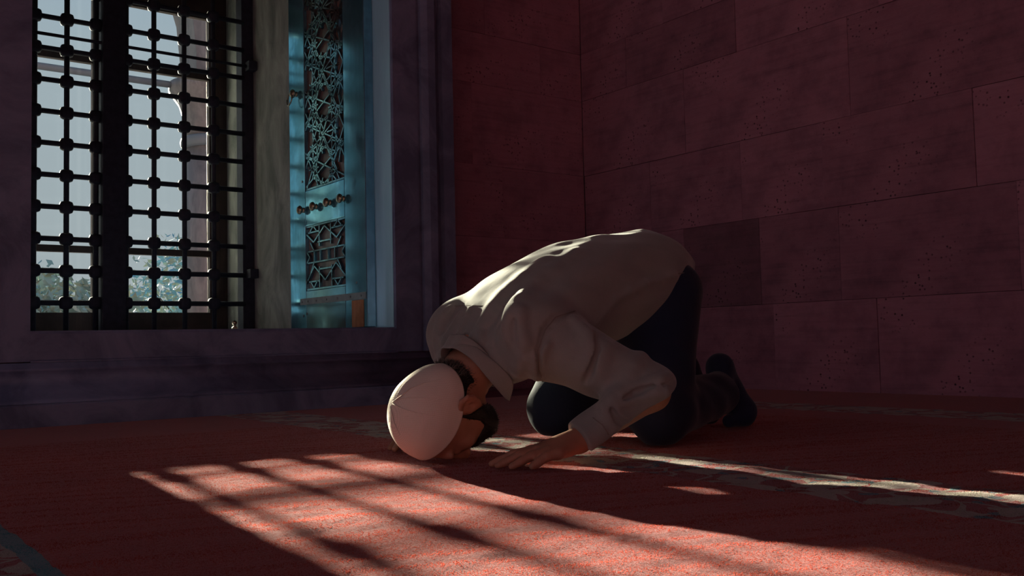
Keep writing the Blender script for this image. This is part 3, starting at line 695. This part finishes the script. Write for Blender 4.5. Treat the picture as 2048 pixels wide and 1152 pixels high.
def foot(p, a, y, r=1.0):
    d = cap(p, a, (2.095, y, .178), .036*r, .032*r)                       # ankle to heel
    d = smin(d, cap(p, (2.10, y, .170), (2.185, y, .050), .034*r, .036*r), .03)
    d = smin(d, ell(p, (2.185, y, .042), (.036*r, .045*r, .040*r)), .02)
    d = smin(d, cap(p, (2.185, y, .024), (2.128, y, .020), .023*r, .019*r), .02)
    return d
def body(p):
    d = head(p)
    d = smin(d, cap(p, (1.30, CYM, .25), (1.172, 1.778, .140), .062, .055), .03)
    d = smin(d, torso(p, -.022), .03)
    d = smin(d, arm(p, L_SH, L_EL, L_WR, [.048, .038, .027]), .02); d = smin(d, arm(p, R_SH, R_EL, R_WR, [.048, .038, .027]), .02)
    d = smin(d, hand(p, L_WR, LKN, LTP, LTH), .012); d = smin(d, hand(p, R_WR, RKN, RTP, RTH), .012)
    for h_, k_, a_, y in ((L_HIP, L_KN, L_AN, 1.80), (R_HIP, R_KN, R_AN, 1.93)):
        d = smin(d, leg(p, h_, k_, a_, (.085, .055, .036)), .03); d = smin(d, foot(p, a_, y, .86), .02)
    return smax(d, .0015-p[:, 2], .004)
V, Fq = surface(body, (.99, 1.38, -.012), (2.25, 2.25, .56), .0032, slack=1.7)
person = fast_mesh('person', V, Fq, M['skin'])
tag(person, 'kneeling man bowed in prayer, forehead on the red carpet, in grey shirt and cream cap', 'person')

# ---- shirt
cw1 = waves(21, 10, 1, 1, 30, 70)
def plane(p, pt, n_): n_ = np.array(n_, float); n_ /= np.linalg.norm(n_); return (p-A(*pt))@n_.astype(np.float32)
# pressed and draped folds of the shirt, ridge lines and crease lines over the body (metres)
FOLDS = [([(1.2607,1.9161,0.3339),(1.2505,1.9188,0.3207),(1.2422,1.9238,0.3076),(1.2371,1.924,0.2942),(1.2332,1.9263,0.2809),(1.2306,1.9222,0.2655),(1.227,1.9163,0.2498)],0.009,0.012),([(1.2686,1.9135,0.3427),(1.2544,1.9117,0.3234),(1.2431,1.9137,0.304),(1.2379,1.9121,0.2922),(1.2337,1.9119,0.2805),(1.2286,1.8952,0.2669),(1.2169,1.8693,0.2532)],0.007,0.01),([(1.2748,1.8731,0.3368),(1.2613,1.8717,0.319),(1.2497,1.8728,0.3016),(1.2398,1.8745,0.2853),(1.2301,1.8761,0.269),(1.2231,1.8701,0.2594),(1.2151,1.8628,0.2498)],0.009,0.014),([(1.265,1.8302,0.3361),(1.2543,1.8272,0.3206),(1.2451,1.8266,0.305),(1.2372,1.8289,0.2895),(1.2281,1.8295,0.2739),(1.2218,1.836,0.268),(1.2306,1.8615,0.2571)],0.007,0.01),([(1.2743,1.7504,0.3337),(1.2632,1.7535,0.32),(1.2536,1.7585,0.3065),(1.2453,1.7579,0.2909),(1.2363,1.7565,0.2749),(1.2327,1.7489,0.2679),(1.2293,1.7416,0.2611)],0.012,0.016),([(1.2754,1.7267,0.3342),(1.2647,1.7298,0.3209),(1.2549,1.7338,0.3077),(1.2488,1.7391,0.2995),(1.2433,1.7451,0.2913),(1.2344,1.7409,0.2755),(1.2249,1.7358,0.2599)],0.007,0.01),([(1.249,1.6423,0.3276),(1.2415,1.6422,0.3166),(1.2372,1.6462,0.3056),(1.2347,1.6469,0.2954),(1.2343,1.6502,0.285),(1.2347,1.6484,0.2744),(1.2354,1.6469,0.2638)],0.01,0.014),([(1.2542,1.6231,0.324),(1.2502,1.6201,0.3144),(1.2477,1.6187,0.3046),(1.247,1.6157,0.293),(1.2467,1.6131,0.2813),(1.2487,1.6088,0.2667),(1.2522,1.6065,0.2524)],0.009,0.014),([(1.2347,1.8528,0.2651),(1.2424,1.8387,0.2721),(1.2289,1.7887,0.2727),(1.2307,1.7685,0.2734),(1.233,1.7494,0.274),(1.229,1.7403,0.266),(1.2258,1.7324,0.2583)],0.008,0.01),([(1.4266,1.7457,0.4395),(1.3874,1.7386,0.4193),(1.3561,1.7398,0.4005),(1.3278,1.7409,0.3789),(1.3048,1.7483,0.358),(1.2926,1.7509,0.3456),(1.2811,1.7543,0.3334)],0.016,0.03),([(1.4907,1.7122,0.4572),(1.4458,1.7065,0.4346),(1.3994,1.6978,0.4119),(1.3596,1.6947,0.3867),(1.3159,1.6824,0.357),(1.2801,1.6601,0.3417),(1.2657,1.6636,0.3291)],0.016,0.03),([(1.3004,1.6302,0.1837),(1.2893,1.6188,0.1947),(1.2815,1.6115,0.2054),(1.2793,1.6017,0.2183),(1.2796,1.595,0.2311),(1.2835,1.5893,0.2411),(1.2883,1.5847,0.2511)],0.01,0.014),([(1.3617,1.5761,0.2998),(1.3681,1.5594,0.2834),(1.3723,1.5421,0.2683),(1.3677,1.5323,0.2524),(1.3662,1.5257,0.2363),(1.3595,1.5272,0.2167),(1.3564,1.5331,0.1971)],0.012,0.018),([(1.4016,1.5178,0.2428),(1.3874,1.5128,0.2262),(1.3782,1.5132,0.2101),(1.3771,1.515,0.1912),(1.3802,1.5217,0.1718),(1.3913,1.5161,0.1579),(1.387,1.4951,0.1363)],0.012,0.02),([(1.4759,1.4882,0.2173),(1.4397,1.4735,0.2003),(1.4277,1.472,0.1812),(1.418,1.4723,0.1596),(1.4031,1.4766,0.1449),(1.3862,1.4794,0.131)],0.012,0.02),([(1.3818,1.476,0.1295),(1.4002,1.4697,0.1404),(1.4183,1.4623,0.152),(1.4361,1.4511,0.1598),(1.4523,1.4386,0.1673),(1.468,1.4273,0.1715),(1.4921,1.4254,0.1757)],0.011,0.013),([(1.3802,1.47,0.1188),(1.3994,1.4615,0.1266),(1.4191,1.4527,0.1343),(1.437,1.4399,0.1397),(1.4524,1.4258,0.1447),(1.4687,1.4157,0.1445)],0.01,0.012),([(1.3744,1.4774,0.1243),(1.3773,1.4691,0.1106),(1.3836,1.4638,0.0961),(1.4032,1.4591,0.0883)],0.01,0.012),([(1.3614,1.4886,0.1179),(1.3599,1.4828,0.1116),(1.3601,1.4787,0.1049),(1.3659,1.4715,0.0952),(1.3742,1.4666,0.0853)],0.01,0.012),([(1.4724,1.6281,0.3006),(1.5021,1.6278,0.3272),(1.5364,1.6316,0.3541),(1.5841,1.6309,0.3728),(1.6358,1.634,0.3901),(1.6959,1.6417,0.4034),(1.7521,1.6442,0.416)],0.009,0.012),([(1.2971,1.6964,0.1831),(1.2688,1.6564,0.1976),(1.26,1.6355,0.2107),(1.2565,1.6228,0.2234)],0.01,0.018)]
CREASES = [([(1.3864,1.5966,0.325),(1.3432,1.5792,0.3179),(1.316,1.5795,0.3115),(1.3005,1.5802,0.2974),(1.2858,1.5816,0.2834),(1.2766,1.5832,0.2617),(1.2709,1.5892,0.2399),(1.2764,1.5953,0.2178),(1.2872,1.6082,0.1954),(1.3027,1.6199,0.1791)],0.006),([(1.3866,1.5373,0.2769),(1.3764,1.5221,0.2575),(1.3718,1.5134,0.2384),(1.3626,1.5141,0.2168),(1.3582,1.52,0.195),(1.356,1.5278,0.1819),(1.3566,1.5388,0.1685)],0.007),([(1.377,1.4683,0.1271),(1.3969,1.4597,0.1363),(1.4163,1.4509,0.1453),(1.4319,1.4393,0.1516),(1.4465,1.4264,0.1581),(1.464,1.4133,0.1608),(1.4904,1.4084,0.163)],0.006),([(1.3663,1.4804,0.1277),(1.3672,1.4681,0.1108),(1.3729,1.4613,0.0937),(1.3902,1.4568,0.0818)],0.006),([(1.246,1.7773,0.3185),(1.2375,1.7828,0.3043),(1.2295,1.7889,0.2902),(1.2222,1.7907,0.2773),(1.2558,1.8468,0.259)],0.007),([(1.2294,1.6675,0.3094),(1.2277,1.6781,0.2954),(1.2274,1.6901,0.2818),(1.2255,1.6935,0.2677),(1.2235,1.696,0.2539)],0.009),([(1.2356,1.6242,0.3066),(1.2335,1.6239,0.2956),(1.2326,1.6251,0.2847),(1.2327,1.6224,0.2683),(1.234,1.6212,0.2518)],0.006)]
SEAMS = [[(1.269,1.9135,0.3487),(1.2749,1.9034,0.3485),(1.2778,1.8889,0.3482),(1.2756,1.8671,0.3476),(1.2708,1.8418,0.3467),(1.2684,1.8204,0.3455),(1.2681,1.8023,0.3444),(1.2686,1.7855,0.3434),(1.2695,1.7694,0.3424),(1.2708,1.7542,0.3415),(1.2732,1.7405,0.3406),(1.276,1.7276,0.3398),(1.2758,1.7108,0.3388),(1.2513,1.6597,0.3346),(1.2478,1.6371,0.3317),(1.2515,1.6243,0.3293),(1.2576,1.6146,0.327)],[(1.3873,1.6003,0.3245),(1.3609,1.5859,0.3206),(1.3435,1.5816,0.3172),(1.3294,1.5809,0.3139),(1.3166,1.5818,0.3107),(1.3087,1.5819,0.3037),(1.3013,1.5825,0.2967),(1.2941,1.5833,0.2898),(1.2867,1.5839,0.2829),(1.2818,1.5842,0.2723),(1.2777,1.5854,0.2617),(1.2744,1.5878,0.2511),(1.2721,1.5913,0.2405),(1.2744,1.5937,0.2298),(1.2775,1.5972,0.219),(1.2823,1.6026,0.2081),(1.2882,1.6096,0.1971),(1.2939,1.6135,0.1904),(1.301,1.6191,0.1835),(1.3102,1.6274,0.1765),(1.3278,1.6459,0.1688)],[(1.4666,1.6195,0.3024),(1.4823,1.62,0.3159),(1.4977,1.6201,0.3295),(1.5155,1.6226,0.3433),(1.5337,1.6253,0.3573),(1.5586,1.6257,0.3664),(1.5824,1.6246,0.3756),(1.608,1.6251,0.3849),(1.638,1.6295,0.3948),(1.6684,1.6341,0.4008),(1.6967,1.636,0.4068),(1.7241,1.6368,0.4127),(1.7528,1.6384,0.4188),(1.765,1.6396,0.4202),(1.7789,1.6423,0.4216),(1.7941,1.6461,0.4233),(1.8115,1.6519,0.4251)],[(1.336,1.4928,0.0977),(1.337,1.4866,0.094),(1.3393,1.4819,0.0902),(1.342,1.4778,0.0864),(1.3453,1.4743,0.0825),(1.3483,1.4713,0.0757),(1.3523,1.4694,0.0688),(1.3574,1.4687,0.0618)]]
CAPSEAMS = [[(1.0214,1.7801,0.1358),(1.0224,1.7677,0.1391),(1.0255,1.7589,0.142),(1.0289,1.7508,0.1449),(1.0317,1.7445,0.1457),(1.0353,1.7396,0.1464),(1.0385,1.7341,0.1471),(1.0456,1.7257,0.147),(1.0535,1.7185,0.1468),(1.062,1.7124,0.1465),(1.0724,1.706,0.1445),(1.0836,1.7009,0.1423),(1.0955,1.6968,0.14)],[(1.0214,1.7801,0.1358),(1.0227,1.7695,0.1407),(1.0259,1.7624,0.1454),(1.0293,1.7556,0.15),(1.0341,1.751,0.1552),(1.0393,1.7472,0.1603),(1.0449,1.7443,0.1654),(1.0528,1.7382,0.169),(1.0615,1.7334,0.1726),(1.0706,1.7293,0.1762),(1.0809,1.7244,0.1786),(1.0917,1.7201,0.1811),(1.103,1.7167,0.1835)],[(1.0208,1.777,0.1339),(1.0208,1.7625,0.1306),(1.0227,1.7512,0.1271),(1.0254,1.7415,0.1235),(1.0308,1.7322,0.1211),(1.0368,1.724,0.1187),(1.0433,1.7169,0.1162),(1.0533,1.7086,0.1135),(1.0641,1.7018,0.1107),(1.0759,1.6965,0.1078)],[(1.0195,1.7855,0.1283),(1.0178,1.7798,0.123),(1.0173,1.7763,0.1175),(1.0168,1.7728,0.1121),(1.0164,1.7695,0.1063),(1.0167,1.7675,0.1004),(1.0174,1.7661,0.0945),(1.0195,1.7616,0.0858),(1.0224,1.7584,0.0771),(1.0259,1.7565,0.0682)]]
def near(p, d, pts, f, m=.05):
    P_ = np.array(pts, np.float32); k = ((p > P_.min(0)-m) & (p < P_.max(0)+m)).all(1)
    if k.any(): d = d.copy(); d[k] = f(p[k], d[k])
    return d
def shirt(p):
    d = torso(p, .004)
    d = smin(d, arm(p, L_SH, L_EL, L_WR, [.082, .058, .040]), .03)
    d = smin(d, arm(p, R_SH, R_EL, R_WR, [.080, .058, .040]), .03)
    d = smin(d, ell(p, (1.315, 1.655, .275), (.085, .07, .085)), .035); d = smin(d, ell(p, (1.320, 1.945, .285), (.085, .07, .08)), .04)
    for pts, r_, k_ in FOLDS: d = near(p, d, pts, lambda q, e: smin(e, chain(q, pts, [r_]*len(pts), .01), k_))
    for pts, r_ in CREASES: d = near(p, d, pts, lambda q, e: smax(e, -chain(q, pts, [r_]*len(pts), .004), .006))
    # soft cloth ripple
    d = d+.0022*cw1(p[:, 0]*.7+p[:, 2], p[:, 1]+p[:, 2]*.6)
    d = smax(d, plane(p, (1.575, 1.8, .205), (.585, 0, -.81)), .006)                 # hem
    d = smax(d, -cap(p, (1.250, 1.79, .195), (1.12, 1.775, .09), .078, .095), .006)     # neck opening
    for w_, k_ in ((L_WR, LKN), (R_WR, RKN)):                                        # cuff ends
        e_ = L_EL if w_ is L_WR else R_EL; ax = np.array(w_)-np.array(e_); d = smax(d, np.where(np.sqrt(((p-A(*w_))**2).sum(1)) < .09, plane(p, w_, ax), -.1), .003)
    return smax(d, .004-p[:, 2], .004)
V, Fq = surface(shirt, (1.12, 1.36, -.01), (2.02, 2.26, .57), .0036, slack=1.8)
sh_o = fast_mesh('shirt', V, Fq, M['shirt'], person); sh_o['label'] = 'stone grey long sleeved shirt'

# ---- trousers
cw2 = waves(23, 10, 1, 1, 25, 60)
def trousers(p):
    d = ell(p, (1.80, CYM+.005, .385), (.116, .165, .112))
    d = smin(d, leg(p, L_HIP, L_KN, L_AN, (.112, .079, .060)), .05); d = smin(d, leg(p, R_HIP, R_KN, R_AN, (.112, .079, .060)), .05)
    d = d+.0022*cw2(p[:, 0]+p[:, 2]*.5, p[:, 1]+p[:, 2]*.8)
    for a_, k_ in ((L_AN, L_KN), (R_AN, R_KN)):
        ax = np.array(a_)-np.array(k_); d = smax(d, np.where(np.sqrt(((p-A(*a_))**2).sum(1)) < .12, plane(p, tuple(np.array(a_)-ax*.02), ax), -.1), .004)
    return smax(d, .002-p[:, 2], .005)
V, Fq = surface(trousers, (1.55, 1.50, -.01), (2.15, 2.14, .58), .0046, slack=1.8)
tr_o = fast_mesh('trousers', V, Fq, M['trousers'], person); tr_o['label'] = 'navy trousers'
for a_, y in ((L_AN, 1.80), (R_AN, 1.93)):
    f = lambda p: smax(foot(p, a_, y, 1.0), .0015-p[:, 2], .004)
    V, Fq = surface(f, (2.0, y-.12, -.01), (2.26, y+.12, .24), .0045, slack=1.6); fast_mesh('sock', V, Fq, M['sock'], person)

# ---- cap
def rim_u(n_): return -.028+.63*n_+3.6*n_*n_
def skull(p, off): return smin(smin(ell(p, hp(.010, 0, -.003), (.084+off, .076+off, .089+off), HR), ell(p, hp(-.030, 0, -.043), (.052+off, .062+off, .055+off), HR), .03), ell(p, hp(-.045, 0, .030), (.090+off, .062+off, .068+off), HR), .03)
def capf(p):
    q = (p-HC.astype(np.float32))@HR.astype(np.float32)
    d = skull(p, .008); rr = np.sqrt(q[:, 1]**2+(q[:, 2]+.03)**2); ang = np.arctan2(q[:, 1], q[:, 2]+.03)
    d = d+.0016*np.exp(-(np.sin(ang*4)**2)/.004)*np.clip(rr/.03, 0, 1)*np.clip(1.4-rr/.06, 0, 1)   # seams run out from the crown
    d = smax(d, rim_u(q[:, 2])-q[:, 0], .003)
    e = np.abs(q[:, 0]-rim_u(q[:, 2])-.005)
    return smax(d-.0012*np.exp(-(e/.004)**2), .001-p[:, 2], .003)
V, Fq = surface(capf, (.97, 1.66, -.006), (1.22, 1.90, .23), .0026, slack=1.6)
cap_o = fast_mesh('cap', V, Fq, M['cap'], person); cap_o['label'] = 'cream knitted skull cap'

# ---- hair at the back of the head, beard
def strands(name, seeds, normals, length, jit, m, parent, flow=None):
    V = []; Fc = []
    for c, nn in zip(seeds, normals):
        d = nn+rng.normal(size=3)*jit+(0 if flow is None else flow); d /= np.linalg.norm(d); L = length*rng.uniform(.6, 1.2)
        s = np.cross(d, rng.normal(size=3)); s /= np.linalg.norm(s); t = np.cross(d, s); w = .0007; k = len(V)
        V += [c+s*w, c-s*w*.5+t*w*.8, c-s*w*.5-t*w*.8, c+d*L]; Fc += [(k, k+1, k+3), (k+1, k+2, k+3), (k+2, k, k+3)]
    return np.array(V), Fc
def hairf(p):
    q = (p-HC.astype(np.float32))@HR.astype(np.float32); d = skull(p, .0045)
    d = smin(d, cap(p, hp(-.05, 0, -.055), hp(-.085, 0, -.045), .050, .047), .02)
    d = smax(d, q[:, 0]-rim_u(q[:, 2])-.006, .003)                        # under the cap
    d = smax(d, q[:, 2]-(-.019+.30*np.clip(q[:, 0]+.03, -.1, .1)), .006)   # behind the ears
    d = smax(d, -(q[:, 0]+.100+.35*(q[:, 2]+.07)), .006)                   # hairline on the nape
    return d
V, Fq = surface(hairf, (1.08, 1.66, .02), (1.30, 1.90, .24), .0028, slack=1.6, relax=2)
hair = fast_mesh('hair', V, Fq, M['hair'], person); hair['label'] = 'short black hair below the cap'
def mesh_samples(V, Fq, n_, cond=None):
    c = V[Fq].mean(1); a = V[Fq[:, 1]]-V[Fq[:, 0]]; b = V[Fq[:, 3]]-V[Fq[:, 0]]; nn = np.cross(a, b); nn /= np.linalg.norm(nn, axis=1)[:, None]+1e-9
    ok = np.ones(len(c), bool) if cond is None else cond(c); i = rng.choice(np.flatnonzero(ok), min(n_, ok.sum())); return c[i], nn[i]
c, nn = mesh_samples(V, Fq, 1800); Vs, Fs = strands('h', c, nn, .007, .5, None, None, HU*-.9)
mk('hair_strands', Vs, Fs, M['hair'], person)['kind'] = 'stuff'
c, nn = mesh_samples(V, Fq, 700, lambda c: (c[:, 2] > .185)); 
if len(c):
    Vs, Fs = strands('h', c, nn, .013, .5, None, None, HU*-.5); o = mk('nape_hair', Vs, Fs, M['hair_grey'], person); o['kind'] = 'stuff'
def beardf(p):
    q = (p-HC.astype(np.float32))@HR.astype(np.float32); d = head(p)-.0040
    u, l, n_ = q[:, 0], q[:, 1], q[:, 2]
    d = smin(d, ell(p, hp(-.128, 0, .046), (.018, .034, .036), HR), .02)
    # upper edge: sideburn beside the ear, sloping down over the cheek to the moustache
    edge = np.interp(n_, [-.01, .008, .020, .034, .050, .075, .10], [-.02, -.022, -.045, -.078, -.090, -.072, -.070]).astype(np.float32)
    d = smax(d, u-edge, .005)
    low = np.interp(n_, [-.01, .0, .012, .03], [-.075, -.085, -.125, -.17]).astype(np.float32)
    d = smax(d, low-u, .005); d = smax(d, -(n_-.003), .004)
    ear = ell(p, hp(-.047, 0, -.012), (.036, .2, .022), HR); d = smax(d, -ear, .003)
    d = smax(d, -ell(p, hp(-.088, 0, .098), (.012, .024, .020), HR), .004)
    return smax(d, .0015-p[:, 2], .003)
V, Fq = surface(beardf, (1.10, 1.68, -.006), (1.33, 1.88, .17), .0028, slack=1.6, relax=2)
fast_mesh('beard', V, Fq, M['hair'], person)['label'] = 'trimmed dark beard'
c, nn = mesh_samples(V, Fq, 1800); Vs, Fs = strands('b', c, nn, .006, .5, None, None, HU*-.5)
mk('beard_strands', Vs, Fs, M['hair'], person)['kind'] = 'stuff'

# ---- stitched seams on the shirt and the cap
for pts in SEAMS: tube('seam', pts, .0011, M['seam'], sh_o, 5)
for pts in CAPSEAMS: tube('cap_seam', pts, [.0012*(1-(i/len(pts))**2)+.0001 for i in range(len(pts))], M['cap'], cap_o, 5)
# ---- shirt collar: stand and folded fall around the neck
LEFT_IN = [(1.1640, 1.775, .2465), (1.1665, 1.745, .2445), (1.187, 1.715, .2193), (1.2243, 1.703, .1732), (1.268, 1.708, .1335)]
LEFT_OUT = [(1.1890, 1.775, .2675), (1.1930, 1.730, .2605), (1.223, 1.690, .2226), (1.2688, 1.678, .1729), (1.2744, 1.700, .1257)]
def both(L): return [Vector((x, 2*1.775-y, z)) for x, y, z in L[:0:-1]]+[Vector(v) for v in L]
def resample(P, n):
    out = []
    for i in range(n+1):
        t = i/n*(len(P)-1); k = min(int(t), len(P)-2); f = t-k; p0, p1, p2, p3 = P[max(k-1, 0)], P[k], P[k+1], P[min(k+2, len(P)-1)]
        out.append(.5*((2*p1)+(p2-p0)*f+(2*p0-5*p1+4*p2-p3)*f*f+(3*p1-p0-3*p2+p3)*f**3))
    return out
IN, OUT = resample(both(LEFT_IN), 56), resample(both(LEFT_OUT), 56); CC = Vector((1.235, 1.775, .205)); CA = Vector((-.63, 0, -.776))
V = []; Fc = []
for a, b in zip(IN, OUT):
    rad = a-CC; rad -= CA*rad.dot(CA); rad.normalize()
    V += [a-CA*.040+rad*.002, a-CA*.012-rad*.001, a-rad*.0005, a+rad*.0035+CA*.001, a.lerp(b, .25)+rad*.004, a.lerp(b, .6)+rad*.004, b]
m_ = 7
for i in range(56):
    for j in range(m_-1): Fc.append((i*m_+j, i*m_+j+1, (i+1)*m_+j+1, (i+1)*m_+j))
bm = bmesh.new(); vs = [bm.verts.new(v) for v in V]
for f in Fc: bm.faces.new([vs[i] for i in f])
co = bmo('collar', bm, M['shirt'], sh_o, True); co['label'] = 'folded shirt collar'
md = co.modifiers.new('thick', 'SOLIDIFY'); md.thickness = .0028; md.offset = -1
md = co.modifiers.new('sub', 'SUBSURF'); md.levels = 1; md.render_levels = 1
